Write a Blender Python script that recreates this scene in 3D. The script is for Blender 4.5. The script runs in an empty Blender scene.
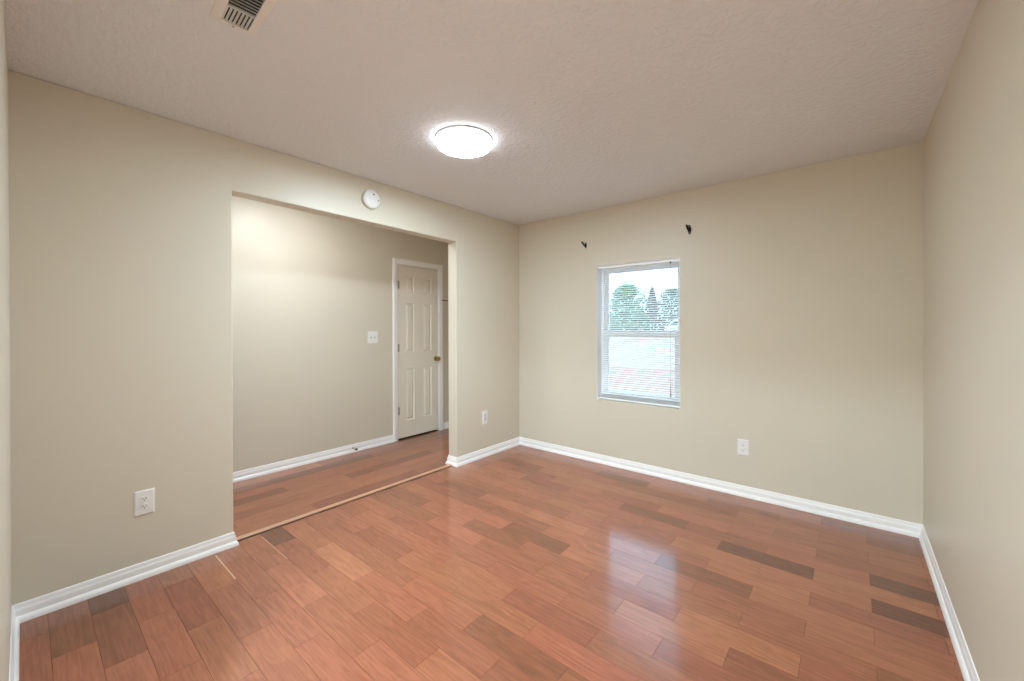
import bpy, bmesh, math, random
from mathutils import Vector, Matrix

random.seed(7)
SC = bpy.context.scene
COL = SC.collection
PI = math.pi

# ------------------------------------------------------------------ camera
W, L, H = 3.184, 3.576, 2.44          # room: width along the window wall, length along the left wall, height
F_PX = 407.185
YAW, PITCH, ROLL = 0.694128, -0.00359, -0.00238
CAM = Vector((2.84144, -3.53979, 1.30292))
cam_data = bpy.data.cameras.new('camera')
cam_data.sensor_width = 36.0
cam_data.sensor_fit = 'HORIZONTAL'
cam_data.lens = 36.0 * F_PX / 1024.0
cam_data.shift_y = -11.8535 / 1024.0
cam_data.clip_start = 0.02
cam_data.clip_end = 300
cam = bpy.data.objects.new('camera', cam_data)
COL.objects.link(cam)
fw = Vector((-math.sin(YAW) * math.cos(PITCH), math.cos(YAW) * math.cos(PITCH), math.sin(PITCH)))
rt = Vector((math.cos(YAW), math.sin(YAW), 0))
up = rt.cross(fw)
r2 = math.cos(ROLL) * rt + math.sin(ROLL) * up
u2 = -math.sin(ROLL) * rt + math.cos(ROLL) * up
M = Matrix(((r2.x, u2.x, -fw.x, CAM.x), (r2.y, u2.y, -fw.y, CAM.y), (r2.z, u2.z, -fw.z, CAM.z), (0, 0, 0, 1)))
cam.matrix_world = M
SC.camera = cam

# ------------------------------------------------------------------ view, world, lamp strengths
SC.view_settings.view_transform = 'Standard'
SC.view_settings.look = 'None'
SC.view_settings.gamma = 1.0
SC.view_settings.use_curve_mapping = False
SC.view_settings.exposure = 0.13
ROOM_LAMP = 206.0
HALL_LAMP = 70.0
ENTRY_FILL = 430.0  # strength of the added fill light behind the camera
SKY = 5.6
world = bpy.data.worlds.new('overcast_sky')
SC.world = world
world.use_nodes = True
wn = world.node_tree.nodes
bg = wn['Background']
bg.inputs['Color'].default_value = (0.42, 0.71, 1.0, 1)
bg.inputs['Strength'].default_value = SKY
SC.cycles.max_bounces = 12
SC.cycles.diffuse_bounces = 8
SC.cycles.glossy_bounces = 4
SC.cycles.transparent_max_bounces = 24
SC.cycles.sample_clamp_indirect = 8.0


# ------------------------------------------------------------------ materials
def mat(name, color, rough=0.5, metal=0.0, spec=0.5, coat=0.0):
    m = bpy.data.materials.new(name)
    m.use_nodes = True
    b = m.node_tree.nodes['Principled BSDF']
    b.inputs['Base Color'].default_value = (*color, 1)
    b.inputs['Roughness'].default_value = rough
    b.inputs['Metallic'].default_value = metal
    b.inputs['Specular IOR Level'].default_value = spec
    b.inputs['Coat Weight'].default_value = coat
    return m


def N(m, kind, **kw):
    n = m.node_tree.nodes.new(kind)
    for k, v in kw.items():
        if k in n.inputs:
            n.inputs[k].default_value = v
        else:
            setattr(n, k, v)
    return n


def LK(m, a, b):
    m.node_tree.links.new(a, b)


def bump(m, scale, strength, dist, detail=4.0, rough=0.6, extra=None):
    b = m.node_tree.nodes['Principled BSDF']
    tc = N(m, 'ShaderNodeTexCoord')
    no = N(m, 'ShaderNodeTexNoise', Scale=scale, Detail=detail, Roughness=rough)
    LK(m, tc.outputs['Object'], no.inputs['Vector'])
    h = no.outputs['Fac']
    if extra:
        n2 = N(m, 'ShaderNodeTexNoise', Scale=extra, Detail=2.0)
        LK(m, tc.outputs['Object'], n2.inputs['Vector'])
        rr = N(m, 'ShaderNodeMapRange')
        rr.inputs['From Min'].default_value = 0.45
        rr.inputs['From Max'].default_value = 0.62
        LK(m, n2.outputs['Fac'], rr.inputs['Value'])
        ad = N(m, 'ShaderNodeMath', operation='ADD')
        LK(m, h, ad.inputs[0])
        LK(m, rr.outputs['Result'], ad.inputs[1])
        h = ad.outputs[0]
    bp = N(m, 'ShaderNodeBump', Strength=strength, Distance=dist)
    LK(m, h, bp.inputs['Height'])
    LK(m, bp.outputs['Normal'], b.inputs['Normal'])
    return m


M_WALL = bump(mat('cream_wall_paint', (0.65, 0.59, 0.482), 0.42, spec=0.4), 60, 0.12, 0.002)
M_CEIL = bump(mat('textured_ceiling_paint', (0.77, 0.80, 0.83), 0.85, spec=0.15), 75, 0.38, 0.006, 5.0, 0.6, extra=38)
M_TRIM = mat('white_trim_paint', (0.90, 0.875, 0.865), 0.35)
M_DOOR = mat('ivory_door_paint', (0.78, 0.71, 0.60), 0.38)
M_PLATE = mat('white_plastic', (0.82, 0.81, 0.79), 0.35)
M_DARK = mat('dark_slot', (0.02, 0.02, 0.02), 0.6)
M_BLACK = mat('black_iron', (0.010, 0.010, 0.010), 0.7, spec=0.2)
M_BRASS = mat('polished_brass', (0.62, 0.43, 0.18), 0.2, metal=1.0)
M_HINGE = mat('aged_hinge_metal', (0.42, 0.38, 0.32), 0.4, metal=0.8)
M_STEEL = mat('brushed_steel', (0.55, 0.54, 0.52), 0.35, metal=1.0)
M_VINYL = mat('white_vinyl', (0.90, 0.91, 0.92), 0.35)
M_SLAT = mat('white_blind_slat', (0.90, 0.91, 0.92), 0.4)
M_CORD = mat('grey_cord', (0.35, 0.35, 0.36), 0.7)
M_VENT = mat('cream_register_enamel', (0.78, 0.76, 0.73), 0.4)
M_GREYRIM = mat('grey_fixture_rim', (0.42, 0.42, 0.41), 0.45)
M_DETECT = mat('detector_plastic', (0.80, 0.78, 0.76), 0.45)
M_STRIP = mat('oak_threshold_varnish', (0.50, 0.26, 0.155), 0.3)
M_SUB = mat('subfloor_shadow', (0.035, 0.018, 0.012), 0.9)
M_LATCH = mat('dull_dark_metal', (0.16, 0.14, 0.12), 0.5, metal=0.6)
M_RUBBER = mat('black_rubber', (0.015, 0.015, 0.014), 0.6)


def glow(name, color, strength):
    m = mat(name, (0.9, 0.9, 0.9), 0.4)
    b = m.node_tree.nodes['Principled BSDF']
    b.inputs['Emission Color'].default_value = (*color, 1)
    b.inputs['Emission Strength'].default_value = strength
    return m


M_GLOW_ROOM = glow('lit_room_diffuser', (0.69, 0.875, 0.99), ROOM_LAMP)
M_BAND_ROOM = glow('lit_room_side_band', (0.88, 0.95, 1.0), ROOM_LAMP * 0.033)
M_GLOW_HALL = glow('lit_hall_diffuser', (0.82, 0.91, 0.98), HALL_LAMP)
M_FILL_ENTRY = glow('entry_fill_glow', (0.69, 0.875, 0.99), ENTRY_FILL)


def glass_mat():
    m = bpy.data.materials.new('window_glass')
    m.use_nodes = True
    nt = m.node_tree
    nt.nodes.remove(nt.nodes['Principled BSDF'])
    out = nt.nodes['Material Output']
    tr = N(m, 'ShaderNodeBsdfTransparent')
    tr.inputs['Color'].default_value = (0.93, 0.96, 0.95, 1)
    gl = N(m, 'ShaderNodeBsdfGlossy', Roughness=0.02)
    fr = N(m, 'ShaderNodeFresnel', IOR=1.45)
    mx = N(m, 'ShaderNodeMixShader')
    LK(m, fr.outputs[0], mx.inputs[0])
    LK(m, tr.outputs[0], mx.inputs[1])
    LK(m, gl.outputs[0], mx.inputs[2])
    LK(m, mx.outputs[0], out.inputs['Surface'])
    return m


M_GLASS = glass_mat()


def floor_mat():
    """Cherry planks: 'tone' (face colour attribute) picks each board's own wood, grain runs along the board."""
    m = mat('cherry_plank_floor', (0.4, 0.16, 0.08), 0.24, spec=0.85)
    b = m.node_tree.nodes['Principled BSDF']
    uv = N(m, 'ShaderNodeUVMap', uv_map='board')
    at = N(m, 'ShaderNodeAttribute', attribute_name='tone')
    sep = N(m, 'ShaderNodeSeparateColor')
    LK(m, at.outputs['Color'], sep.inputs[0])
    ramp = N(m, 'ShaderNodeValToRGB')
    cr = ramp.color_ramp
    cr.elements[0].position, cr.elements[0].color = 0.0, (0.140, 0.050, 0.027, 1)
    cr.elements[1].position, cr.elements[1].color = 1.0, (0.480, 0.200, 0.118, 1)
    for pos, c in ((0.25, (0.220, 0.077, 0.041)), (0.5, (0.325, 0.112, 0.058)), (0.75, (0.400, 0.144, 0.075))):
        e = cr.elements.new(pos)
        e.color = (*c, 1)
    LK(m, sep.outputs[0], ramp.inputs[0])
    # fine straight grain
    mp = N(m, 'ShaderNodeMapping')
    mp.inputs['Scale'].default_value = (2.2, 42.0, 1.0)
    LK(m, uv.outputs[0], mp.inputs['Vector'])
    g1 = N(m, 'ShaderNodeTexNoise', Scale=2.0, Detail=6.0, Roughness=0.62, Distortion=0.4)
    LK(m, mp.outputs[0], g1.inputs['Vector'])
    # broad figure
    mp2 = N(m, 'ShaderNodeMapping')
    mp2.inputs['Scale'].default_value = (2.6, 11.0, 1.0)
    LK(m, uv.outputs[0], mp2.inputs['Vector'])
    g2 = N(m, 'ShaderNodeTexNoise', Scale=1.3, Detail=2.0, Distortion=1.2)
    LK(m, mp2.outputs[0], g2.inputs['Vector'])
    sc = N(m, 'ShaderNodeMath', operation='MULTIPLY')
    sc.inputs[1].default_value = 17.0
    LK(m, g2.outputs['Fac'], sc.inputs[0])
    sn = N(m, 'ShaderNodeMath', operation='SINE')
    LK(m, sc.outputs[0], sn.inputs[0])
    r1 = N(m, 'ShaderNodeMapRange')
    r1.inputs['From Min'].default_value, r1.inputs['From Max'].default_value = 0.3, 0.7
    r1.inputs['To Min'].default_value, r1.inputs['To Max'].default_value = 0.76, 1.14
    LK(m, g1.outputs['Fac'], r1.inputs['Value'])
    r2_ = N(m, 'ShaderNodeMapRange')
    r2_.inputs['From Min'].default_value, r2_.inputs['From Max'].default_value = -1, 1
    r2_.inputs['To Min'].default_value, r2_.inputs['To Max'].default_value = 0.93, 1.06
    LK(m, sn.outputs[0], r2_.inputs['Value'])
    mu = N(m, 'ShaderNodeMath', operation='MULTIPLY')
    LK(m, r1.outputs[0], mu.inputs[0])
    LK(m, r2_.outputs[0], mu.inputs[1])
    vm = N(m, 'ShaderNodeVectorMath', operation='SCALE')
    LK(m, ramp.outputs[0], vm.inputs[0])
    LK(m, mu.outputs[0], vm.inputs['Scale'])
    # each board's own hue (pinkish to tan), and pale sapwood slivers
    hue = N(m, 'ShaderNodeMix', data_type='RGBA')
    hue.inputs['A'].default_value = (1.0, 0.93, 0.98, 1)
    hue.inputs['B'].default_value = (1.0, 1.12, 1.02, 1)
    for sk in hue.inputs:
        if sk.type == 'RGBA' and sk.name == 'A': sk.default_value = (1.01, 0.95, 0.99, 1)
        if sk.type == 'RGBA' and sk.name == 'B': sk.default_value = (0.99, 1.05, 0.97, 1)
    LK(m, sep.outputs[1], [q for q in hue.inputs if q.name == 'Factor' and q.type == 'VALUE'][0])
    hm = N(m, 'ShaderNodeVectorMath', operation='MULTIPLY')
    LK(m, vm.outputs[0], hm.inputs[0])
    LK(m, [q for q in hue.outputs if q.type == 'RGBA'][0], hm.inputs[1])
    sap = N(m, 'ShaderNodeMix', data_type='RGBA')
    ca = [q for q in sap.inputs if q.type == 'RGBA']
    ca[1].default_value = (0.60, 0.35, 0.22, 1)
    LK(m, hm.outputs[0], ca[0])
    LK(m, sep.outputs[2], [q for q in sap.inputs if q.name == 'Factor' and q.type == 'VALUE'][0])
    LK(m, [q for q in sap.outputs if q.type == 'RGBA'][0], b.inputs['Base Color'])
    bp = N(m, 'ShaderNodeBump', Strength=0.05, Distance=0.001)
    LK(m, g1.outputs['Fac'], bp.inputs['Height'])
    LK(m, bp.outputs['Normal'], b.inputs['Normal'])
    b.inputs['Roughness'].default_value = 0.42
    b.inputs['IOR'].default_value = 1.5
    b.inputs['Specular IOR Level'].default_value = 0.12
    b.inputs['Coat Weight'].default_value = 0.9
    b.inputs['Coat Roughness'].default_value = 0.13
    b.inputs['Coat IOR'].default_value = 1.5
    return m


M_FLOOR = floor_mat()


# ------------------------------------------------------------------ mesh helpers
def tag(o, label=None, cat=None, group=None, kind=None):
    if label: o['label'] = label
    if cat: o['category'] = cat
    if group: o['group'] = group
    if kind: o['kind'] = kind
    return o


def obj(name, bm, m, parent=None, smooth=False, bevel=0.0, seg=2):
    bmesh.ops.recalc_face_normals(bm, faces=bm.faces)
    me = bpy.data.meshes.new(name)
    bm.to_mesh(me)
    bm.free()
    for mm in (m if isinstance(m, (list, tuple)) else [m]):
        me.materials.append(mm)
    if smooth:
        for p in me.polygons:
            p.use_smooth = True
    o = bpy.data.objects.new(name, me)
    COL.objects.link(o)
    if parent: o.parent = parent
    if bevel:
        md = o.modifiers.new('bevel', 'BEVEL')
        md.width = bevel
        md.segments = seg
        md.limit_method = 'ANGLE'
        md.angle_limit = math.radians(40)
    if smooth:
        try:
            md = o.modifiers.new('split', 'EDGE_SPLIT')
            md.split_angle = math.radians(38)
        except Exception:
            pass
    return o


def thing(name, label, cat, loc, rotz=0.0, group=None, kind=None):
    o = bpy.data.objects.new(name, None)
    o.empty_display_size = 0.05
    COL.objects.link(o)
    o.location = loc
    o.rotation_euler = (0, 0, rotz)
    return tag(o, label, cat, group, kind)


def box(bm, x0, x1, y0, y1, z0, z1):
    vs = [bm.verts.new((x, y, z)) for z in (z0, z1) for y in (y0, y1) for x in (x0, x1)]
    for f in ((0, 2, 3, 1), (4, 5, 7, 6), (0, 1, 5, 4), (2, 6, 7, 3), (0, 4, 6, 2), (1, 3, 7, 5)):
        bm.faces.new([vs[i] for i in f])
    return vs


def BM(): return bmesh.new()


def lathe(bm, prof, seg=40, axis='Z', at=(0, 0, 0)):
    """prof: (radius, height) pairs turned about the axis; closed with caps where radius is 0."""
    rings = []
    at = Vector(at)

    def pt(r, h, a):
        c, s = r * math.cos(a), r * math.sin(a)
        if axis == 'Z': return at + Vector((c, s, h))
        if axis == 'X': return at + Vector((h, c, s))
        return at + Vector((s, h, c))
    for r, h in prof:
        if r < 1e-7:
            rings.append([bm.verts.new(pt(0, h, 0))])
        else:
            rings.append([bm.verts.new(pt(r, h, 2 * PI * i / seg)) for i in range(seg)])
    for a, b in zip(rings, rings[1:]):
        for i in range(seg):
            j = (i + 1) % seg
            if len(a) == 1 and len(b) == 1: continue
            if len(a) == 1: bm.faces.new((a[0], b[i], b[j]))
            elif len(b) == 1: bm.faces.new((a[i], a[j], b[0]))
            else: bm.faces.new((a[i], a[j], b[j], b[i]))
    for r in (rings[0], rings[-1]):
        if len(r) > 1:
            try: bm.faces.new(r)
            except Exception: pass


def tube(bm, pts, rad, seg=10):
    pts = [Vector(p) for p in pts]
    rings = []
    for i, p in enumerate(pts):
        t = (pts[min(i + 1, len(pts) - 1)] - pts[max(i - 1, 0)]).normalized()
        a = Vector((0, 0, 1)) if abs(t.z) < 0.9 else Vector((1, 0, 0))
        n = t.cross(a).normalized()
        b = t.cross(n)
        r = rad[i] if isinstance(rad, (list, tuple)) else rad
        rings.append([bm.verts.new(p + r * (math.cos(2 * PI * k / seg) * n + math.sin(2 * PI * k / seg) * b)) for k in range(seg)])
    for a, b in zip(rings, rings[1:]):
        for i in range(seg):
            j = (i + 1) % seg
            bm.faces.new((a[i], a[j], b[j], b[i]))
    bm.faces.new(rings[0])
    bm.faces.new(rings[-1])


def sweep(path, prof, fn, seg_bm):
    """Mitred moulding: prof (offset to the right of travel, height); seg_bm gives a bmesh per segment."""
    P = [Vector((a, b)) for a, b in path]
    n = len(P)
    D = [(P[i + 1] - P[i]).normalized() for i in range(n - 1)]
    R = [Vector((d.y, -d.x)) for d in D]
    off = []
    for i in range(n):
        if i == 0: off.append(R[0])
        elif i == n - 1: off.append(R[-1])
        else:
            m = R[i - 1] + R[i]
            off.append(m / (1 + R[i - 1].dot(R[i])))
    for i in range(n - 1):
        bm = seg_bm[i]
        ends = []
        for k in (i, i + 1):
            ends.append([bm.verts.new(fn(P[k] + off[k] * d, h)) for d, h in prof])
        m = len(prof)
        for j in range(m):
            q = (j + 1) % m
            bm.faces.new((ends[0][j], ends[0][q], ends[1][q], ends[1][j]))
        bm.faces.new(ends[0])
        bm.faces.new(ends[1])


def wall_cells(bm, lo, hi, axis, t0, t1, holes):
    """A wall slab in plane `axis` ('x' or 'y') from lo=(u,z) to hi=(u,z), thickness t0..t1, with rectangular holes."""
    us = sorted({lo[0], hi[0], *[h[0] for h in holes], *[h[1] for h in holes]})
    zs = sorted({lo[1], hi[1], *[h[2] for h in holes], *[h[3] for h in holes]})
    for a, b in zip(us, us[1:]):
        for c, d in zip(zs, zs[1:]):
            um, zm = (a + b) / 2, (c + d) / 2
            if any(h[0] < um < h[1] and h[2] < zm < h[3] for h in holes): continue
            if axis == 'x': box(bm, t0, t1, a, b, c, d)
            else: box(bm, a, b, t0, t1, c, d)
    bmesh.ops.remove_doubles(bm, verts=bm.verts, dist=1e-5)
    seen, kill = {}, []
    for f in bm.faces:
        k = tuple(round(v, 4) for v in f.calc_center_median())
        if k in seen: kill += [f, seen[k]]
        else: seen[k] = f
    bmesh.ops.delete(bm, geom=list(set(kill)), context='FACES')
    bmesh.ops.dissolve_limit(bm, angle_limit=0.01, verts=bm.verts, edges=bm.edges)


def structure(name, bm, m, label, cat, **kw):
    return tag(obj(name, bm, m, **kw), label, cat, kind='structure')


# ------------------------------------------------------------------ the room shell
HX = -1.17                      # hallway's far wall face
TH = 0.115                      # partition thickness
OP0, OP1, OPZ = -2.737, -0.940, 2.107   # wide opening in the left wall
WX0, WX1, WZ0, WZ1 = 0.957, 1.735, 0.605, 1.89   # window hole
DY0, DY1, DZ = -0.790, -0.165, 2.040   # hall door hole
EN0, EN1, ENZ = 1.45, 3.10, 2.08       # unseen doorway behind the photographer, widened to pass the fill light
EY = -5.3                       # far end of the entry behind

b = BM(); wall_cells(b, (-L - TH, 0), (0.0, H), 'x', -TH, 0, [(OP0, OP1, -1, OPZ)])
for v in b.verts:
    if abs(v.co.y - OP0) < 1e-3 and abs(v.co.z - OPZ) < 1e-3: v.co.z += 0.015   # header slightly out of level, as in the photo
structure('wall_left', b, M_WALL, 'cream partition wall with the wide opening into the hallway', 'wall', bevel=0.006)
b = BM(); wall_cells(b, (HX - TH, 0), (W + TH, H), 'y', 0, 0.14, [(WX0, WX1, WZ0, WZ1)])
structure('wall_back', b, M_WALL, 'cream wall holding the window with white blinds', 'wall', bevel=0.004)
b = BM(); wall_cells(b, (EY, 0), (0.0, H), 'x', W, W + TH, [])
structure('wall_right', b, M_WALL, 'plain cream wall at the right edge of the photo', 'wall')
b = BM(); wall_cells(b, (HX - TH, 0), (W, H), 'y', -L - TH, -L, [(EN0, EN1, -1, ENZ)])
structure('wall_front', b, M_WALL, 'cream wall seen edge-on at the left border of the photo', 'wall', bevel=0.004)
b = BM(); wall_cells(b, (-L, 0), (0.0, H), 'x', HX - TH, HX, [(DY0, DY1, -1, DZ)])
structure('wall_hall', b, M_WALL, 'cream hallway wall behind the opening, with the panelled door', 'wall')
b = BM(); wall_cells(b, (EY, 0), (-L - TH, H), 'x', 1.1 - TH, 1.1, [])
wall_cells(b, (1.1 - TH, 0), (W + TH, H), 'y', EY - TH, EY, [])
structure('wall_entry', b, M_WALL, 'cream wall of the entry behind the camera', 'wall')
b = BM(); box(b, HX - TH, W + TH, EY - TH, 0.14, H, H + 0.1)
structure('ceiling', b, M_CEIL, 'off-white textured ceiling with the round light', 'ceiling')


# ------------------------------------------------------------------ plank floor
def boards(bm, x0, x1, y0, y1, along, edges, pitch_len, row0, row_w, end0, tones, ztop=0.0, slivers=()):
    """Rows of boards; every board is its own bevelled tile. `edges` unused rows are clipped to the rectangle."""
    uvl = bm.loops.layers.uv['board']
    cl = bm.loops.layers.float_color['tone']
    g, bv, dz = 0.0005, 0.0012, 0.00008

    def tile(u0, u1, v0, v1, tone, sap=0.0, ztop=ztop):
        if u1 - u0 < 0.006 or v1 - v0 < 0.006: return
        su, sv, hu = random.uniform(0, 40), random.uniform(0, 40), random.random()
        a = [(u0 + g, v0 + g), (u1 - g, v0 + g), (u1 - g, v1 - g), (u0 + g, v1 - g)]
        c = [(u0 + g + bv, v0 + g + bv), (u1 - g - bv, v0 + g + bv), (u1 - g - bv, v1 - g - bv), (u0 + g + bv, v1 - g - bv)]

        def vert(q, z): return bm.verts.new((q[0], q[1], z) if along == 'x' else (q[1], q[0], z))
        bot = [vert(q, ztop - 0.010) for q in a]
        lo = [vert(q, ztop - dz) for q in a]
        hi = [vert(q, ztop) for q in c]
        fs = [bm.faces.new(hi)]
        for i in range(4):
            j = (i + 1) % 4
            fs.append(bm.faces.new((lo[i], lo[j], hi[j], hi[i])))
            fs.append(bm.faces.new((bot[i], bot[j], lo[j], lo[i])))
        for f in fs:
            for lp in f.loops:
                x, y, _ = lp.vert.co
                u, v = (x, y) if along == 'x' else (y, x)
                lp[uvl].uv = (u - u0 + su, v - v0 + sv)
                lp[cl] = (tone, hu, sap, 1)

    U0, U1, V0, V1 = (x0, x1, y0, y1) if along == 'x' else (y0, y1, x0, x1)
    k0 = int(math.floor((row0 - V1) / row_w)) - 1
    k1 = int(math.ceil((row0 - V0) / row_w)) + 1
    for k in range(k0, k1 + 1):
        v1 = min(row0 - k * row_w, V1)
        v0 = max(row0 - (k + 1) * row_w, V0)
        if v1 - v0 < 0.006: continue
        off = end0 + (0.5 * pitch_len if k % 2 else 0.0)
        j0 = int(math.floor((U0 - off) / pitch_len)) - 1
        j1 = int(math.ceil((U1 - off) / pitch_len)) + 1
        for j in range(j0, j1):
            u0 = max(off + j * pitch_len, U0)
            u1 = min(off + (j + 1) * pitch_len, U1)
            if u1 - u0 < 0.006: continue
            tile(u0, u1, v0, v1, tones(k, j))
    for q in slivers: tile(*q[:4], 0.9, q[4], ztop + 0.0003)


# boards one can tell by their tone in the photo: (row from the window wall, board from the 2.917 m joint)
SPECIAL = {(17, -5): .50, (11, -3): .52, (8, -3): .44, (-1, -4): .44, (11, -4): .48, (11, -5): .52, (9, -4): .46, (15, -5): .5, (13, -5): .55, (0, 0): .06, (2, 0): .04, (1, -2): .10, (4, -2): .26, (3, -1): .40, (3, -2): .62, (5, -2): .42, (2, -1): .62, (2, -2): .66,
           (5, -1): .52, (6, 0): .30, (1, -1): .60, (-1, 0): .42, (-1, -1): .40, (-2, -1): .46, (-3, -1): .50, (-4, 0): .28, (-5, 0): .3,
           (-5, -1): .30, (14, -7): .10, (15, -7): .52, (20, -7): .06, (21, -6): .52, (17, -7): .55, (13, -6): .74, (8, -4): .40}


FLOOR_RNG = random.Random(31)


def room_tone(k, j):
    if (k, j) in SPECIAL: return SPECIAL[(k, j)]
    t = FLOOR_RNG.gauss(0.50, 0.085)
    if FLOOR_RNG.random() < 0.10: t -= 0.15
    return max(0.08, min(0.92, t))


def hall_tone(k, j):
    t = random.gauss(0.50, 0.13)
    return max(0.12, min(0.85, t))


STX0, STX1 = -0.088, -0.042          # threshold strip
bf = BM()
bf.loops.layers.uv.new('board')
bf.loops.layers.float_color.new('tone')
boards(bf, STX1 + 0.008, W, EY, 0.0, 'x', None, 0.4531, -0.692, 0.1264, 2.917, room_tone, 0.0,
       ((0.045, 0.39, -2.843, -2.8355, 1.0), (0.02, 0.405, -2.5955, -2.588, 0.4), (1.35, 1.552, -2.0865, -2.0835, 0.8)))
boards(bf, HX, STX0, -L, 0.0, 'y', None, 0.92, -0.10, 0.127, -0.35, hall_tone)
structure('floor', bf, M_FLOOR, 'reddish brown hardwood plank floor of room and hallway', 'floor')
b = BM(); box(b, HX - 0.7, W + TH, EY - TH, 0.14, -0.06, -0.010)
structure('subfloor', b, M_SUB, 'dark base seen only in the gaps between the floor planks', 'floor')

# ------------------------------------------------------------------ baseboards (mitred moulding with shoe)
BASE = [(0, 0), (0.022, 0), (0.0215, 0.008), (0.0190, 0.017), (0.0140, 0.0245), (0.0098, 0.028), (0.0095, 0.052),
        (0.0088, 0.055), (0.0060, 0.063), (0.0052, 0.071), (0.0032, 0.079), (0.0, 0.0815)]
vz = lambda q, h: Vector((q.x, q.y, h))
pieces = {k: BM() for k in ('left', 'back', 'right', 'front', 'hall')}
sweep([(1.44, -L), (0, -L), (0, OP0), (-TH, OP0), (-TH, -L), (HX, -L), (HX, -0.846)], BASE, vz,
      [pieces[k] for k in ('front', 'left', 'left', 'hall', 'hall', 'hall')])
sweep([(HX, -0.094), (HX, 0), (-TH, 0), (-TH, OP1), (0, OP1), (0, 0), (W, 0), (W, EY)], BASE, vz,
      [pieces[k] for k in ('hall', 'hall', 'hall', 'left', 'left', 'back', 'right')])
for k, lab in (('left', 'white baseboard along the wall with the wide opening'), ('back', 'white baseboard under the window'),
               ('right', 'white baseboard along the right-hand wall'), ('front', 'white baseboard at the lower left corner of the photo'),
               ('hall', 'white baseboard along the hallway walls')):
    structure('baseboard_' + k, pieces[k], M_TRIM, lab, 'baseboard')

# threshold strip between the two floors
b = BM()
pr = [(STX0, -0.004), (STX1 - 0.007, -0.004), (STX1, 0.0035), (STX1 - 0.005, 0.0075), ((STX0 + STX1) / 2, 0.009), (STX0 + 0.006, 0.007), (STX0, 0.002)]
e0 = [b.verts.new((x, OP0 + 0.019, z)) for x, z in pr]
e1 = [b.verts.new((x, OP1 - 0.019, z)) for x, z in pr]
for i in range(len(pr)):
    j = (i + 1) % len(pr)
    b.faces.new((e0[i], e0[j], e1[j], e1[i]))
b.faces.new(e0); b.faces.new(e1)
structure('trim_2', b, M_STRIP, 'light wooden threshold strip across the wide opening', 'threshold')

# ------------------------------------------------------------------ hall door
b = BM()
CASE = [(0, 0), (0, 0.011), (0.010, 0.016), (0.022, 0.017), (0.046, 0.013), (0.060, 0.010), (0.062, 0.0)]
sweep([(DY0 - 0.062 + 0.006, 0.0), (DY0 - 0.062 + 0.006, DZ + 0.056), (DY1 + 0.056, DZ + 0.056), (DY1 + 0.056, 0.0)], CASE,
      lambda q, h: Vector((HX + h, q.x, q.y)), [b, b, b])
# jamb lining
JT = 0.012
box(b, HX - TH, HX, DY0, DY0 + JT, 0, DZ); box(b, HX - TH, HX, DY1 - JT, DY1, 0, DZ); box(b, HX - TH, HX, DY0 + JT, DY1 - JT, DZ - JT, DZ)
structure('trim_1', b, M_TRIM, 'white casing and jamb around the hallway door', 'door casing')

door = thing('door_1', 'ivory six-panel interior door with brass knob in the hallway', 'door', (HX, DY0 + JT, 0), kind='structure')


def door_leaf(w, z0, z1, t, panels):
    bm = BM()
    us = sorted({0, w, *[p[0] for p in panels], *[p[1] for p in panels]})
    zs = sorted({z0, z1, *[p[2] for p in panels], *[p[3] for p in panels]})
    for sgn, xf in ((1, 0.0), (-1, -t)):
        for a, c in zip(us, us[1:]):
            for d, e in zip(zs, zs[1:]):
                pan = [p for p in panels if p[0] - 1e-6 <= a and c <= p[1] + 1e-6 and p[2] - 1e-6 <= d and e <= p[3] + 1e-6]
                loops = [(0, 0)] if not pan else [(0, 0), (0.003, 0.0015), (0.007, 0.0), (0.014, -0.012), (0.021, -0.013), (0.038, -0.003), (0.041, -0.002)]
                prev = None
                for ins, dep in loops:
                    ring = [bm.verts.new((xf + sgn * dep, u, z)) for u, z in
                            ((a + ins, d + ins), (c - ins, d + ins), (c - ins, e - ins), (a + ins, e - ins))]
                    if prev:
                        for i in range(4):
                            j = (i + 1) % 4
                            bm.faces.new((prev[i], prev[j], ring[j], ring[i]))
                    prev = ring
                bm.faces.new(prev)
    for (ua, za), (ub, zb) in (((0, z0), (w, z0)), ((w, z0), (w, z1)), ((w, z1), (0, z1)), ((0, z1), (0, z0))):
        bm.faces.new([bm.verts.new(q) for q in ((0, ua, za), (0, ub, zb), (-t, ub, zb), (-t, ua, za))])
    bmesh.ops.remove_doubles(bm, verts=bm.verts, dist=1e-5)
    return bm


DW = DY1 - DY0 - 2 * JT - 0.006
s0, s1, s2, s3 = 0.098, 0.238, DW - 0.238, DW - 0.098
PAN = [(a, c, d, e) for a, c in ((s0, s1), (s2, s3)) for d, e in ((0.205, 0.825), (1.008, 1.598), (1.708, 1.910))]
leaf = obj('door_leaf', door_leaf(DW, 0.016, DZ - JT - 0.004, 0.035, PAN), M_DOOR, door)
leaf.location = (-0.004, 0.003, 0)
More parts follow.
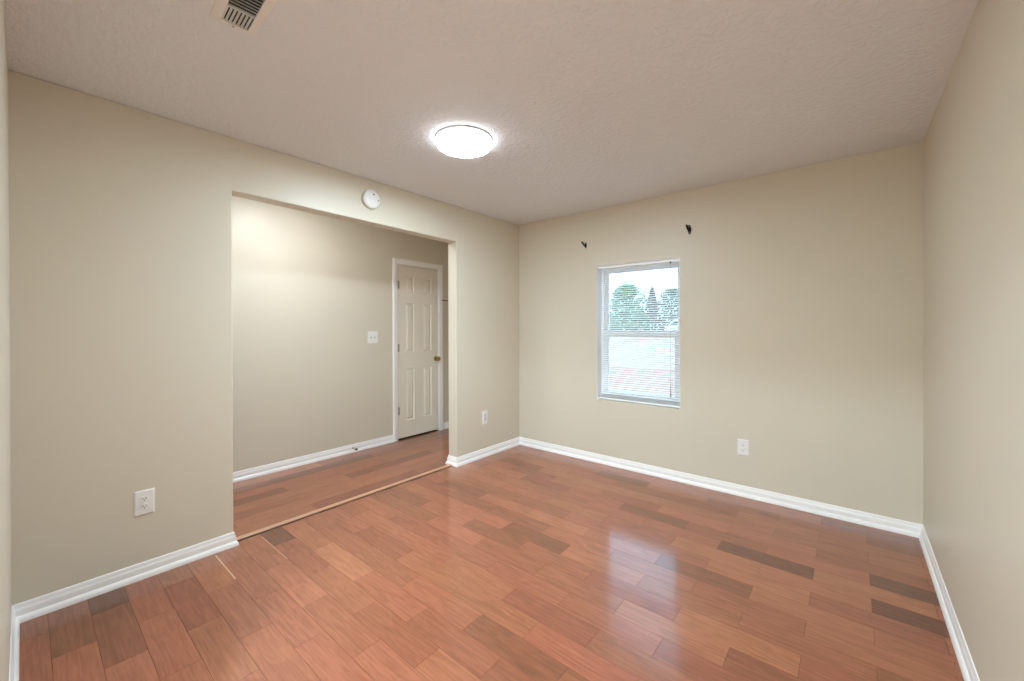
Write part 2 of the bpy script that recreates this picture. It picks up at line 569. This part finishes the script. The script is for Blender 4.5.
# knob
b = BM()
lathe(b, [(0, 0), (0.032, 0), (0.032, 0.004), (0.026, 0.009), (0.013, 0.012), (0.011, 0.030), (0.018, 0.036), (0.026, 0.044), (0.0285, 0.053), (0.026, 0.062), (0.018, 0.067), (0, 0.068)], 28, 'X')
kn = obj('door_knob', b, M_BRASS, door, smooth=True)
kn.location = (-0.004, -0.215 - (DY0 + JT), 0.912)
kn['label'] = 'polished brass door knob'
for hz in (1.797, 1.067, 0.335):
    b = BM()
    lathe(b, [(0, -0.047), (0.004, -0.047), (0.006, -0.044), (0.006, 0.044), (0.004, 0.047), (0, 0.047)], 12, 'Z', (0.004, 0.0, 0))
    box(b, -0.003, 0.001, 0.0, 0.024, -0.044, 0.044)
    hg = obj('hinge', b, M_HINGE, door)
    hg.location = (0, 0.001, hz)
    hg['label'] = 'tarnished metal hinge'
# dark closet void behind the door leaf
b = BM(); box(b, HX - TH - 0.5, HX - TH - 0.45, DY0 - 0.2, DY1 + 0.2, -0.02, DZ + 0.2)
box(b, HX - TH - 0.5, HX - TH, DY0 - 0.2, DY0 - 0.15, -0.02, DZ + 0.2); box(b, HX - TH - 0.5, HX - TH, DY1 + 0.15, DY1 + 0.2, -0.02, DZ + 0.2)
box(b, HX - TH - 0.5, HX - TH, DY0 - 0.2, DY1 + 0.2, DZ + 0.15, DZ + 0.2)
structure('wall_closet', b, M_WALL, 'closet walls behind the closed hallway door', 'wall')

# ------------------------------------------------------------------ window
win = thing('window_1', 'white vinyl single-hung window behind the blinds', 'window', (WX0, 0.10, WZ0), kind='structure')
ww, wh = WX1 - WX0, WZ1 - WZ0


def frame_ring(bm, x0, x1, z0, z1, y0, y1, l, r, bt, tp):
    box(bm, x0, x0 + l, y0, y1, z0, z1); box(bm, x1 - r, x1, y0, y1, z0, z1)
    box(bm, x0 + l, x1 - r, y0, y1, z0, z0 + bt); box(bm, x0 + l, x1 - r, y0, y1, z1 - tp, z1)


MR = 1.235 - WZ0     # meeting rail centre height inside the hole
b = BM(); frame_ring(b, 0, ww, 0, wh, 0.0, 0.055, 0.030, 0.030, 0.030, 0.030)
obj('window_frame', b, M_VINYL, win, bevel=0.002)
b = BM(); box(b, 0.0, 0.004, -0.0985, 0.0, 0.0, wh); box(b, ww - 0.004, ww, -0.0985, 0.0, 0.0, wh); box(b, 0.004, ww - 0.004, -0.0985, 0.0, wh - 0.004, wh)
obj('jamb_liner', b, M_VINYL, win)
b = BM(); frame_ring(b, 0.028, ww - 0.028, 0.028, MR + 0.03, -0.004, 0.022, 0.046, 0.046, 0.058, 0.058)
lo = obj('lower_sash', b, M_VINYL, win, bevel=0.002)
b = BM(); box(b, 0.07, ww - 0.07, 0.008, 0.011, 0.08, MR - 0.02)
obj('pane', b, M_GLASS, lo)
b = BM(); frame_ring(b, 0.028, ww - 0.028, MR - 0.01, wh - 0.028, 0.026, 0.048, 0.036, 0.030, 0.045, 0.036)
hi_ = obj('upper_sash', b, M_VINYL, win, bevel=0.002)
b = BM(); box(b, 0.06, ww - 0.055, 0.036, 0.039, MR + 0.03, wh - 0.06)
obj('pane', b, M_GLASS, hi_)
b = BM(); box(b, ww / 2 - 0.03, ww / 2 + 0.03, -0.016, 0.002, MR + 0.03, MR + 0.042); box(b, ww / 2 - 0.008, ww / 2 + 0.03, -0.022, -0.012, MR + 0.036, MR + 0.05)
obj('sash_lock', b, M_VINYL, win, bevel=0.001)
# mini blind hung inside the window recess
blind = thing('mini_blind', 'white horizontal mini blind, slats open, hanging in the window', 'blind', (WX0, 0.045, WZ1))
BX0, BX1 = 0.030, ww - 0.014
b = BM()
box(b, 0.005, ww - 0.005, -0.022, 0.018, -0.029, -0.0045)
obj('headrail', b, M_SLAT, blind, bevel=0.002)
for x in (0.0045, ww - 0.0185):
    b = BM(); box(b, x - 0.0, x + 0.014, -0.026, 0.020, -0.031, -0.0045)
    obj('mounting_bracket', b, M_PLATE, blind, bevel=0.0015)
b = BM()
zt, zb_, pitch = -0.040, -(wh - 0.046), 0.0200
ns = int((zt - zb_) / pitch)
for i in range(ns + 1):
    z = zt - i * pitch
    pts = []
    for k in range(5):
        t = k / 4 - 0.5
        pts.append((t * 0.0224, 0.0016 * (1 - 4 * t * t) + t * 0.0098))
    top0 = [b.verts.new((BX0, y, z + h)) for y, h in pts]
    top1 = [b.verts.new((BX1, y, z + h)) for y, h in pts]
    bo0 = [b.verts.new((BX0, y, z + h - 0.0006)) for y, h in pts]
    bo1 = [b.verts.new((BX1, y, z + h - 0.0006)) for y, h in pts]
    for k in range(4):
        b.faces.new((top0[k], top0[k + 1], top1[k + 1], top1[k]))
        b.faces.new((bo0[k], bo1[k], bo1[k + 1], bo0[k + 1]))
    b.faces.new((top0[0], top1[0], bo1[0], bo0[0]))
    b.faces.new((top0[4], bo0[4], bo1[4], top1[4]))
obj('slats', b, M_SLAT, blind)
# spare slats lying stacked on the bottom rail
b = BM()
for i in range(6):
    z = zb_ - 0.002 - i * 0.0035
    box(b, 0.006, ww - 0.006, -0.0125, 0.0125, z - 0.0007, z)
obj('stacked_slats', b, M_SLAT, blind)
b = BM(); box(b, 0.005, ww - 0.005, -0.0135, 0.0135, zb_ - 0.040, zb_ - 0.025)
obj('bottom_rail', b, M_SLAT, blind, bevel=0.003)
for x in (0.040, ww / 2, ww - 0.137):
    b = BM()
    for y in (-0.0135, 0.0135): tube(b, [(x, y, -0.026), (x, y, zb_ - 0.026)], 0.0007, 5)
    obj('ladder_cord', b, M_PLATE, blind)
b = BM()
tube(b, [(0.694, -0.024, -0.034), (0.694, -0.026, -1.03)], 0.0009, 6)
lc = obj('lift_cord', b, M_CORD, blind)
b = BM(); lathe(b, [(0, -1.195), (0.0055, -1.195), (0.006, -1.17), (0.004, -1.13), (0.0025, -1.10), (0.0012, -1.03), (0, -1.03)], 10, 'Z', (0.694, -0.026, 0))
t_ = obj('tassel', b, M_CORD, lc)
t_['label'] = 'grey cord tassel'
b = BM(); lathe(b, [(0, -0.040), (0.007, -0.040), (0.008, -0.036), (0.006, -0.028), (0, -0.028)], 10, 'Z', (0.694, -0.027, 0))
c_ = obj('cord_lock', b, M_BLACK, blind)
c_['label'] = 'small black cord lock under the headrail'

# ------------------------------------------------------------------ ceiling lights
def ceiling_light(x, y, r, zb, m, mband, label):
    t = thing('ceiling_light', label, 'ceiling light', (x, y, H))
    d = H - zb
    b = BM(); lathe(b, [(0, 0), (r + 0.003, 0), (r + 0.003, -0.008), (r - 0.004, -0.010), (0, -0.010)], 64)
    obj('base_rim', b, M_GREYRIM, t, smooth=True)
    b = BM(); lathe(b, [(r - 0.012, -0.0105), (r - 0.003, -0.0105), (r, -0.014), (r, -d + 0.018), (r - 0.003, -d + 0.009), (r - 0.009, -d + 0.0035), (r - 0.012, -d + 0.004)], 64)
    obj('side_band', b, mband, t, smooth=True)
    b = BM(); lathe(b, [(0, -0.0105), (r - 0.0125, -0.0105), (r - 0.0125, -d + 0.002), (r - 0.022, -d), (r - 0.05, -d - 0.001), (0, -d - 0.002)], 64)
    obj('diffuser', b, m, t, smooth=True)
    return t


ceiling_light(1.045, -1.830, 0.168, 2.390, M_GLOW_ROOM, M_BAND_ROOM, 'round white drum ceiling light, lit, on the textured ceiling')
ceiling_light(-0.42, -2.12, 0.150, 2.400, M_GLOW_HALL, M_GLOW_HALL, 'round lit ceiling light in the hallway, above the opening header')
ceiling_light(2.45, -4.75, 0.168, 2.390, M_FILL_ENTRY, M_FILL_ENTRY, 'added round fill light, unseen, in the entry behind the camera')  # added out of view to brighten the room from behind the camera

# ------------------------------------------------------------------ smoke detector
t = thing('smoke_detector', 'round white smoke detector on the wall above the wide opening', 'smoke detector', (0, -1.829, 2.285))
b = BM(); lathe(b, [(0, 0), (0.066, 0), (0.066, 0.008), (0.062, 0.010), (0, 0.010)], 48, 'X')
obj('mounting_base', b, M_DETECT, t, smooth=True)
b = BM(); lathe(b, [(0, 0.010), (0.070, 0.010), (0.072, 0.014), (0.071, 0.026), (0.066, 0.033), (0.054, 0.037), (0.040, 0.0385), (0, 0.039)], 48, 'X')
obj('cover', b, M_DETECT, t, smooth=True)
b = BM(); lathe(b, [(0, 0.036), (0.0055, 0.036), (0.0055, 0.0405), (0.004, 0.0415), (0, 0.0415)], 16, 'X', (0, 0.010, 0.034))
obj('sensor_hole', b, M_DARK, t)
b = BM(); lathe(b, [(0, 0.033), (0.0045, 0.033), (0.0045, 0.0395), (0, 0.040)], 16, 'X', (0, 0.048, -0.004))
obj('indicator_light', b, M_DARK, t)
b = BM(); lathe(b, [(0, 0.036), (0.014, 0.036), (0.014, 0.0400), (0.012, 0.041), (0, 0.041)], 24, 'X', (0, -0.008, -0.012))
obj('test_button', b, M_PLATE, t, smooth=True)


# ------------------------------------------------------------------ outlets and switch (built facing -Y, then turned)
def plate(bm, w, h, t=0.006):
    n = 0.006
    for sx in (0,):
        lo = [bm.verts.new((x, 0, z)) for x, z in ((-w / 2, -h / 2), (w / 2, -h / 2), (w / 2, h / 2), (-w / 2, h / 2))]
        mid = [bm.verts.new((x, -0.003, z)) for x, z in ((-w / 2, -h / 2), (w / 2, -h / 2), (w / 2, h / 2), (-w / 2, h / 2))]
        hi = [bm.verts.new((x, -t, z)) for x, z in ((-w / 2 + n, -h / 2 + n), (w / 2 - n, -h / 2 + n), (w / 2 - n, h / 2 - n), (-w / 2 + n, h / 2 - n))]
        for A, B in ((lo, mid), (mid, hi)):
            for i in range(4):
                j = (i + 1) % 4
                bm.faces.new((A[i], A[j], B[j], B[i]))
        bm.faces.new(hi); bm.faces.new(lo)


def screw(parent, x, z, y=-0.006):
    b = BM(); lathe(b, [(0, 0.0005), (0.0036, 0.0005), (0.0034, -0.0008), (0.002, -0.0014), (0, -0.0014)], 14, 'Y', (0, 0, 0))
    o = obj('screw', b, M_PLATE, parent)
    o.location = (x, y, z)


def duplex_outlet(loc, rz, label, w=0.081, h=0.128):
    t = thing('wall_outlet', label, 'outlet', loc, rz)
    b = BM(); plate(b, w, h); obj('cover_plate', b, M_PLATE, t)
    for s in (1, -1):
        b = BM()
        n = 24
        pr = []
        for i in range(n):
            a = 2 * PI * i / n
            x, z = 0.0172 * math.cos(a), 0.0172 * math.sin(a)
            pr.append((x, max(-0.0138, min(0.0138, z))))
        A = [b.verts.new((x, -0.005, z)) for x, z in pr]
        B_ = [b.verts.new((x, -0.0085, z)) for x, z in pr]
        for i in range(n):
            j = (i + 1) % n
            b.faces.new((A[i], A[j], B_[j], B_[i]))
        b.faces.new(B_); b.faces.new(A)
        rc = obj('receptacle', b, M_PLATE, t)
        rc.location = (0, 0, s * 0.0195)
        for dx, hh in ((-0.0064, 0.0045), (0.0064, 0.0037)):
            b = BM(); box(b, dx - 0.0013, dx + 0.0013, -0.0088, -0.007, 0.0025 - hh, 0.0025 + hh)
            obj('slot', b, M_DARK, rc)
        b = BM(); lathe(b, [(0, -0.007), (0.0026, -0.007), (0.0026, -0.0088), (0, -0.0088)], 12, 'Y', (0, 0, -0.0075))
        obj('ground_hole', b, M_DARK, rc)
    screw(t, 0, 0)
    return t


duplex_outlet((0, -3.137, 0.392), PI / 2, 'white duplex outlet on the left wall, near the lower left corner')
duplex_outlet((2.206, 0, 0.374), 0, 'white duplex outlet on the window wall, right of the window', 0.078, 0.122)
t = thing('wall_outlet', 'white outlet with tall insert between the opening and the room corner', 'outlet', (0, -0.559, 0.394), PI / 2)
b = BM(); plate(b, 0.078, 0.135); obj('cover_plate', b, M_PLATE, t)
b = BM(); box(b, -0.0168, 0.0168, -0.0085, -0.004, -0.0335, 0.0335)
ins = obj('insert', b, mat('grey_white_plastic', (0.66, 0.66, 0.66), 0.4), t, bevel=0.001)
for s in (1, -1):
    b = BM()
    for dx in (-0.0064, 0.0064): box(b, dx - 0.0012, dx + 0.0012, -0.0089, -0.007, s * 0.017, s * 0.017 + 0.008)
    obj('slots', b, M_DARK, ins)
for z in (0.048, -0.048): screw(t, 0, z)

t = thing('light_switch', 'white double light switch on the hallway wall beside the door', 'light switch', (HX, -1.097, 1.196), PI / 2)
b = BM(); plate(b, 0.122, 0.128); obj('cover_plate', b, M_PLATE, t)
for x in (-0.023, 0.023):
    b = BM(); box(b, x - 0.0052, x + 0.0052, -0.0066, -0.004, -0.012, 0.012)
    sl = obj('toggle_slot', b, mat('switch_slot', (0.25, 0.22, 0.18), 0.6), t)
    b = BM()
    vs = [b.verts.new(q) for q in ((x - .004, -.005, -.002), (x + .004, -.005, -.002), (x + .004, -.005, .008), (x - .004, -.005, .008),
                                    (x - .003, -.019, .007), (x + .003, -.019, .007), (x + .003, -.017, .012), (x - .003, -.017, .012))]
    for f in ((0, 1, 2, 3), (4, 5, 6, 7), (0, 1, 5, 4), (1, 2, 6, 5), (2, 3, 7, 6), (3, 0, 4, 7)): b.faces.new([vs[i] for i in f])
    obj('toggle', b, M_PLATE, t)
    for z in (0.030, -0.030): screw(t, x, z)

# ------------------------------------------------------------------ door stop on the hallway baseboard
t = thing('door_stop', 'small spring door stop with black tip on the hallway baseboard', 'door stop', (HX + 0.0095, -1.335, 0.043))
b = BM(); lathe(b, [(0, 0), (0.011, 0), (0.011, 0.003), (0.007, 0.006), (0, 0.006)], 18, 'X'); obj('base', b, M_STEEL, t, smooth=True)
b = BM(); tube(b, [(0.005 + 0.055 * i / 120, 0.0055 * math.cos(i * 0.75), 0.0055 * math.sin(i * 0.75)) for i in range(121)], 0.0011, 5); obj('spring', b, M_STEEL, t)
b = BM(); lathe(b, [(0, 0.058), (0.007, 0.058), (0.0115, 0.062), (0.0115, 0.072), (0.008, 0.076), (0, 0.076)], 16, 'X'); obj('rubber_tip', b, M_RUBBER, t, smooth=True)

# latch arm on the right-hand casing of the hall door
t = thing('door_latch', 'thin metal latch arm across the right casing of the hallway door', 'latch', (HX + 0.016, -0.100, 1.644))
b = BM(); lathe(b, [(0, 0), (0.008, 0), (0.008, 0.004), (0.005, 0.007), (0, 0.007)], 14, 'X', (0, 0.0, 0)); obj('mounting_plate', b, M_LATCH, t)
b = BM(); tube(b, [(0.005, 0, 0), (0.014, -0.004, 0), (0.016, -0.030, 0.001), (0.016, -0.048, 0.0)], 0.0055, 8); tube(b, [(0.008, 0.0, 0), (0.012, 0.03, 0.0), (0.012, 0.062, 0.004)], 0.0055, 8)
obj('arm', b, M_LATCH, t)


# ------------------------------------------------------------------ curtain rod brackets
def rod_bracket(x, z, label, s=1.0):
    t = thing('curtain_rod_bracket', label, 'curtain bracket', (x, 0, z), 0, 'black curtain rod brackets')
    b = BM()
    n = 20
    A = [b.verts.new((0.0125 * s * math.cos(2 * PI * i / n), 0, 0.034 * s * math.sin(2 * PI * i / n))) for i in range(n)]
    B_ = [b.verts.new((0.0105 * s * math.cos(2 * PI * i / n), -0.006, 0.032 * s * math.sin(2 * PI * i / n))) for i in range(n)]
    for i in range(n):
        j = (i + 1) % n
        b.faces.new((A[i], A[j], B_[j], B_[i]))
    b.faces.new(A); b.faces.new(B_)
    obj('wall_plate', b, M_BLACK, t)
    b = BM(); tube(b, [(0, -0.004, -0.010), (0, -0.025, -0.006), (0, -0.050, 0.006), (0, -0.060, 0.010)], 0.0075 * s, 10)
    arm = obj('arm', b, M_BLACK, t, smooth=True)
    b = BM()
    R_ = 0.012
    tube(b, [(0, -0.064 + R_ * math.cos(a), 0.022 + R_ * math.sin(a)) for a in [PI * (1.0 + i / 10) - 0.35 + 0.07 * i for i in range(11)]], 0.0058 * s, 8)
    obj('cradle', b, M_BLACK, arm, smooth=True)
    for zz in (0.022, -0.024):
        b = BM(); lathe(b, [(0, -0.005), (0.003, -0.005), (0.003, -0.0075), (0, -0.0078)], 10, 'Y', (0, 0, zz)); obj('screw', b, M_STEEL, t)
    return t


rod_bracket(0.840, 2.104, 'small black curtain rod bracket above the left end of the window', 0.9)
rod_bracket(1.811, 2.109, 'small black curtain rod bracket above the right end of the window', 1.15)

# ------------------------------------------------------------------ ceiling register
t = thing('ceiling_vent', 'cream metal ceiling register with slotted louvres at the top edge', 'vent', (1.046, -3.102, H), -0.057)
LX, LY = 0.400, 0.146
b = BM()
rim = 0.026
o_ = [(0, 0), (LX, 0), (LX, LY), (0, LY)]
i_ = [(rim, rim + .004), (LX - rim, rim + .004), (LX - rim, LY - rim - .004), (rim, LY - rim - .004)]
A = [b.verts.new((x, y, 0)) for x, y in o_]
B_ = [b.verts.new((x + (0.003 if x == 0 else -0.003), y + (0.003 if y == 0 else -0.003), -0.004)) for x, y in o_]
C_ = [b.verts.new((x, y, -0.0095)) for x, y in i_]
D_ = [b.verts.new((x, y, -0.001)) for x, y in i_]
for P, Q in ((A, B_), (B_, C_), (C_, D_)):
    for k in range(4):
        j = (k + 1) % 4
        b.faces.new((P[k], P[j], Q[j], Q[k]))
obj('frame', b, M_VENT, t)
b = BM(); box(b, rim - .002, LX - rim + .002, rim, LY - rim, -0.0015, -0.0005)
obj('duct_backing', b, M_DARK, t)  # flat near-black plate, the duct's inner shade put into its colour
b = BM()
y0, y1 = rim + .004, LY - rim - .004


def blade(bm, p, q, side, wd, z0=-0.002, z1=-0.0095):
    """slanted louvre blade from p to q, leaning towards `side`"""
    s = Vector((*side, 0)) * wd
    P, Q = Vector((*p, 0)), Vector((*q, 0))
    pts = [P + Vector((0, 0, z0)), Q + Vector((0, 0, z0)), Q + s + Vector((0, 0, z1)), P + s + Vector((0, 0, z1))]
    lo = [bm.verts.new(v) for v in pts]
    hi = [bm.verts.new(v + Vector((0, 0, -0.0008))) for v in pts]
    bm.faces.new(lo); bm.faces.new(hi)
    for k in range(4):
        j = (k + 1) % 4
        bm.faces.new((lo[k], lo[j], hi[j], hi[k]))


E0 = 0.124
nb = 7
for xa, xb in ((rim, E0 - 0.012), (LX - E0 + 0.012, LX - rim)):
    b = BM()
    for i in range(nb):
        y = y0 + (y1 - y0) * (i + 0.1) / nb
        blade(b, (xa, y), (xb, y), (0, 1), 0.0050)
    obj('end_louvres', b, M_VENT, t)
b = BM()
nm = 9
for i in range(nm):
    x = E0 + (LX - 2 * E0) * i / nm
    blade(b, (x, y0), (x, y1), (1, 0), 0.0045)
obj('cross_louvres', b, M_VENT, t)
for xa in (E0 - 0.013, LX - E0 + 0.004):
    b = BM(); box(b, xa + 0.003, xa + 0.007, y0, y1, -0.0095, -0.003)
    obj('divider_bar', b, M_VENT, t)
for x in (0.010, LX - 0.010):
    b = BM(); lathe(b, [(0, -0.0045), (0.004, -0.0045), (0.004, -0.0078), (0, -0.0085)], 12, 'Z', (x, LY / 2, 0)); obj('screw', b, M_HINGE, t)

# ------------------------------------------------------------------ outdoors
GZ = -0.15


def ground_mat():
    m = mat('leaf_littered_lawn', (0.35, 0.25, 0.19), 0.95, spec=0.1)
    b = m.node_tree.nodes['Principled BSDF']
    tc = N(m, 'ShaderNodeTexCoord')
    no = N(m, 'ShaderNodeTexNoise', Scale=1.3, Detail=8.0, Roughness=0.7)
    LK(m, tc.outputs['Object'], no.inputs['Vector'])
    r = N(m, 'ShaderNodeValToRGB')
    r.color_ramp.elements[0].position, r.color_ramp.elements[0].color = 0.36, (0.36, 0.135, 0.085, 1)
    r.color_ramp.elements[1].position, r.color_ramp.elements[1].color = 0.64, (0.50, 0.235, 0.155, 1)
    LK(m, no.outputs['Fac'], r.inputs[0])
    LK(m, r.outputs[0], b.inputs['Base Color'])
    return m


GROUND = [(0.2, GZ), (9.0, GZ), (14.0, -0.05), (36.0, 0.36), (120.0, 0.36)]


def gz(y):
    for (a, za), (b_, zb2) in zip(GROUND, GROUND[1:]):
        if y <= b_: return za + (zb2 - za) * (y - a) / (b_ - a)
    return GROUND[-1][1]


def ground_sheet(bm, x0, x1, ys, th, lift):
    top = [[bm.verts.new((x, y, gz(y) + lift)) for x in (x0, x1)] for y in ys]
    bot = [[bm.verts.new((x, y, gz(y) + lift - th)) for x in (x0, x1)] for y in ys]
    for i in range(len(ys) - 1):
        bm.faces.new((top[i][0], top[i][1], top[i + 1][1], top[i + 1][0]))
        bm.faces.new((bot[i][0], bot[i + 1][0], bot[i + 1][1], bot[i][1]))
        for k in (0, 1): bm.faces.new((top[i][k], top[i + 1][k], bot[i + 1][k], bot[i][k]))
    bm.faces.new((*top[0], *reversed(bot[0])))
    bm.faces.new((*top[-1], *reversed(bot[-1])))


b = BM(); ground_sheet(b, -160, 60, [0.2, 9.0, 14.0, 36.0, 120.0], 0.3, 0.0)
structure('ground', b, ground_mat(), 'brownish leaf-strewn yard outside the window', 'ground')
b = BM(); ground_sheet(b, -160, 60, [10.0, 14.0, 36.0, 41.0], 0.03, 0.03)
structure('driveway', b, bump(mat('pale_concrete', (0.46, 0.28, 0.205), 0.9), 8, 0.2, 0.01), 'pale concrete driveway outside the window', 'driveway')


def foliage_mat(name, c0, c1):
    m = mat(name, c0, 0.7, spec=0.2)
    b = m.node_tree.nodes['Principled BSDF']
    tc = N(m, 'ShaderNodeTexCoord')
    no = N(m, 'ShaderNodeTexNoise', Scale=3.0, Detail=3.0)
    LK(m, tc.outputs['Object'], no.inputs['Vector'])
    r = N(m, 'ShaderNodeValToRGB')
    r.color_ramp.elements[0].position, r.color_ramp.elements[0].color = 0.35, (*c0, 1)
    r.color_ramp.elements[1].position, r.color_ramp.elements[1].color = 0.65, (*c1, 1)
    LK(m, no.outputs['Fac'], r.inputs[0])
    LK(m, r.outputs[0], b.inputs['Base Color'])
    return m


M_BARK = mat('grey_bark', (0.20, 0.16, 0.13), 0.9)
M_GREEN = foliage_mat('fresh_green_leaves', (0.17, 0.25, 0.135), (0.30, 0.40, 0.235))
M_PINE = foliage_mat('dark_pine_needles', (0.20, 0.16, 0.11), (0.32, 0.24, 0.17))
M_BLUE = foliage_mat('blue_green_leaves', (0.23, 0.26, 0.18), (0.35, 0.37, 0.26))


def tree(name, label, x, y, h, w, m, shape, nleaf, lsize, trunk_frac, cat='tree'):
    t = thing(name, label, cat, (x, y, gz(y)))
    b = BM()
    tube(b, [(0, 0, 0), (0.05, 0.02, h * 0.3), (-0.03, 0.03, h * 0.6), (0.02, 0, h * 0.92)], [0.09 * h / 4, 0.07 * h / 4, 0.05 * h / 4, 0.015], 8)
    for i in range(14):
        z = h * random.uniform(0.25, 0.8)
        a = random.uniform(0, 2 * PI)
        r = w * 0.5 * random.uniform(0.5, 0.95)
        tube(b, [(0, 0, z), (r * .5 * math.cos(a), r * .5 * math.sin(a), z + r * .25), (r * math.cos(a), r * math.sin(a), z + r * .65)], [0.025, 0.016, 0.006], 5)
    obj('trunk', b, M_BARK, t)
    b = BM()
    for i in range(nleaf):
        s = random.random()
        z = h * (trunk_frac + (1 - trunk_frac) * s)
        if shape == 'cone': R_ = w * 0.5 * (1.02 - s) ** 0.8
        else: R_ = w * 0.5 * math.sqrt(max(0.02, 1 - (2 * s - 0.8) ** 2 / 1.5))
        a = random.uniform(0, 2 * PI)
        rr = R_ * (random.random() ** 0.4) * (1 + 0.22 * math.sin(3 * a + 9 * s) + 0.12 * math.sin(7 * a - 14 * s))
        c = Vector((rr * math.cos(a), rr * math.sin(a), z))
        n = Vector((random.gauss(0, 1), random.gauss(0, 1), random.gauss(0, 1))).normalized()
        tg = n.orthogonal().normalized()
        bt = n.cross(tg)
        sz = lsize * random.uniform(0.6, 1.4)
        b.faces.new([b.verts.new(c + tg * sz * p + bt * sz * q * 0.55) for p, q in ((-1, 0), (0, 1), (1, 0), (0, -1))])
    obj('foliage', b, m, t)
    return t


def along(px, Y):
    """ground spot seen through the window at photo column px, Y metres beyond the window wall (scene layout only)"""
    d = fw + (px - 512) / F_PX * rt
    k = (Y - CAM.y) / d.y
    return CAM.x + d.x * k


tree('bushy_tree', 'rounded bright green bushy tree at left behind the blinds', along(627, 43), 43, 6.0, 4.6, M_GREEN, 'round', 3000, 0.20, 0.03)
tree('conifer_tree', 'tall dark grey-green conifer in the middle of the window view', along(652, 50), 50, 6.2, 2.9, M_PINE, 'cone', 1700, 0.18, 0.05)
tree('leafy_tree', 'blue-green tree at the right edge of the window view', along(672, 58), 58, 6.6, 4.4, M_BLUE, 'round', 2200, 0.22, 0.05)
tree('low_shrub', 'low pale green shrub between the two taller trees behind the blinds', along(640, 36), 36, 2.5, 1.9, M_GREEN, 'round', 1300, 0.18, 0.0, 'shrub')
tree('hedge_shrub', 'pale blue-green hedge at the left edge of the window view', along(606, 54), 54, 3.2, 4.6, M_BLUE, 'round', 1800, 0.18, 0.0, 'shrub')


def car(x, y, rz):
    t = thing('car', 'white parked car at the right edge of the window view', 'car', (x, y, gz(y) + 0.03), rz)
    mp = mat('white_car_paint', (0.85, 0.85, 0.87), 0.25, coat=0.5)
    mg = mat('dark_car_glass', (0.05, 0.06, 0.07), 0.1)
    prof = [(-2.2, .32), (-2.28, .62), (-2.2, .98), (-1.9, 1.06), (-1.55, 1.50), (-1.2, 1.64), (-0.4, 1.70), (0.35, 1.66), (0.62, 1.58), (1.25, 1.10), (1.9, 1.0), (2.2, .84), (2.28, .55), (2.2, .32)]
    b = BM()
    secs = []
    for sy, k in ((-0.90, 0), (-0.72, 1), (0.72, 1), (0.90, 0)):
        row = []
        for (px, pz) in prof:
            z = pz
            yy = sy
            if abs(sy) > 0.8 and pz > 1.06:
                yy = math.copysign(0.90 - (pz - 1.06) * 0.28, sy); z = pz - 0.06
            if abs(sy) < 0.8: yy = math.copysign(0.72 - max(0, pz - 1.06) * 0.22, sy)
            row.append(b.verts.new((px, yy, z)))
        secs.append(row)
    for A, B_ in zip(secs, secs[1:]):
        for i in range(len(prof)):
            j = (i + 1) % len(prof)
            b.faces.new((A[i], A[j], B_[j], B_[i]))
    b.faces.new(secs[0]); b.faces.new(secs[-1])
    obj('body', b, mp, t, smooth=False, bevel=0.03)
    for s in (-1, 1):
        b = BM()
        q = [(-1.72, 1.10), (-1.45, 1.42), (-0.45, 1.55), (-0.45, 1.10)]
        q2 = [(-0.36, 1.10), (-0.36, 1.55), (0.30, 1.52), (0.58, 1.44), (1.02, 1.12)]
        for Q in (q, q2):
            f0 = [b.verts.new((px, s * (0.912 - max(0, pz - 1.0) * 0.27), pz)) for px, pz in Q]
            f1 = [b.verts.new((v.co.x, v.co.y - s * 0.06, v.co.z)) for v in f0]
            b.faces.new(f0); b.faces.new(f1)
            for i in range(len(Q)):
                j = (i + 1) % len(Q)
                b.faces.new((f0[i], f0[j], f1[j], f1[i]))
        obj('side_windows', b, mg, t)
        for wx in (-1.38, 1.42):
            b = BM()
            lathe(b, [(0, -0.10), (0.20, -0.10), (0.22, -0.12), (0.32, -0.11), (0.335, -0.08), (0.335, 0.08), (0.32, 0.11), (0.22, 0.12), (0, 0.10)], 28, 'Y', (wx, s * 0.82, 0.335))
            wl = obj('wheel', b, M_RUBBER, t)
            b = BM(); lathe(b, [(0, 0.122), (0.205, 0.122), (0.205, 0.105), (0, 0.105)], 20, 'Y', (wx, s * 0.82, 0.335)) if s > 0 else lathe(b, [(0, -0.122), (0.205, -0.122), (0.205, -0.105), (0, -0.105)], 20, 'Y', (wx, s * 0.82, 0.335))
            obj('hubcap', b, M_STEEL, wl)
    b = BM()
    f0 = [b.verts.new(q) for q in ((0.66, -0.62, 1.575), (0.66, 0.62, 1.575), (1.24, 0.70, 1.125), (1.24, -0.70, 1.125))]
    f1 = [b.verts.new(v.co + Vector((-0.04, 0, -0.05))) for v in f0]
    b.faces.new(f0); b.faces.new(f1)
    for i in range(4):
        j = (i + 1) % 4
        b.faces.new((f0[i], f0[j], f1[j], f1[i]))
    obj('windscreen', b, mg, t)
    return t


car(along(684, 37.0) + 0.6, 37.0, math.radians(14))
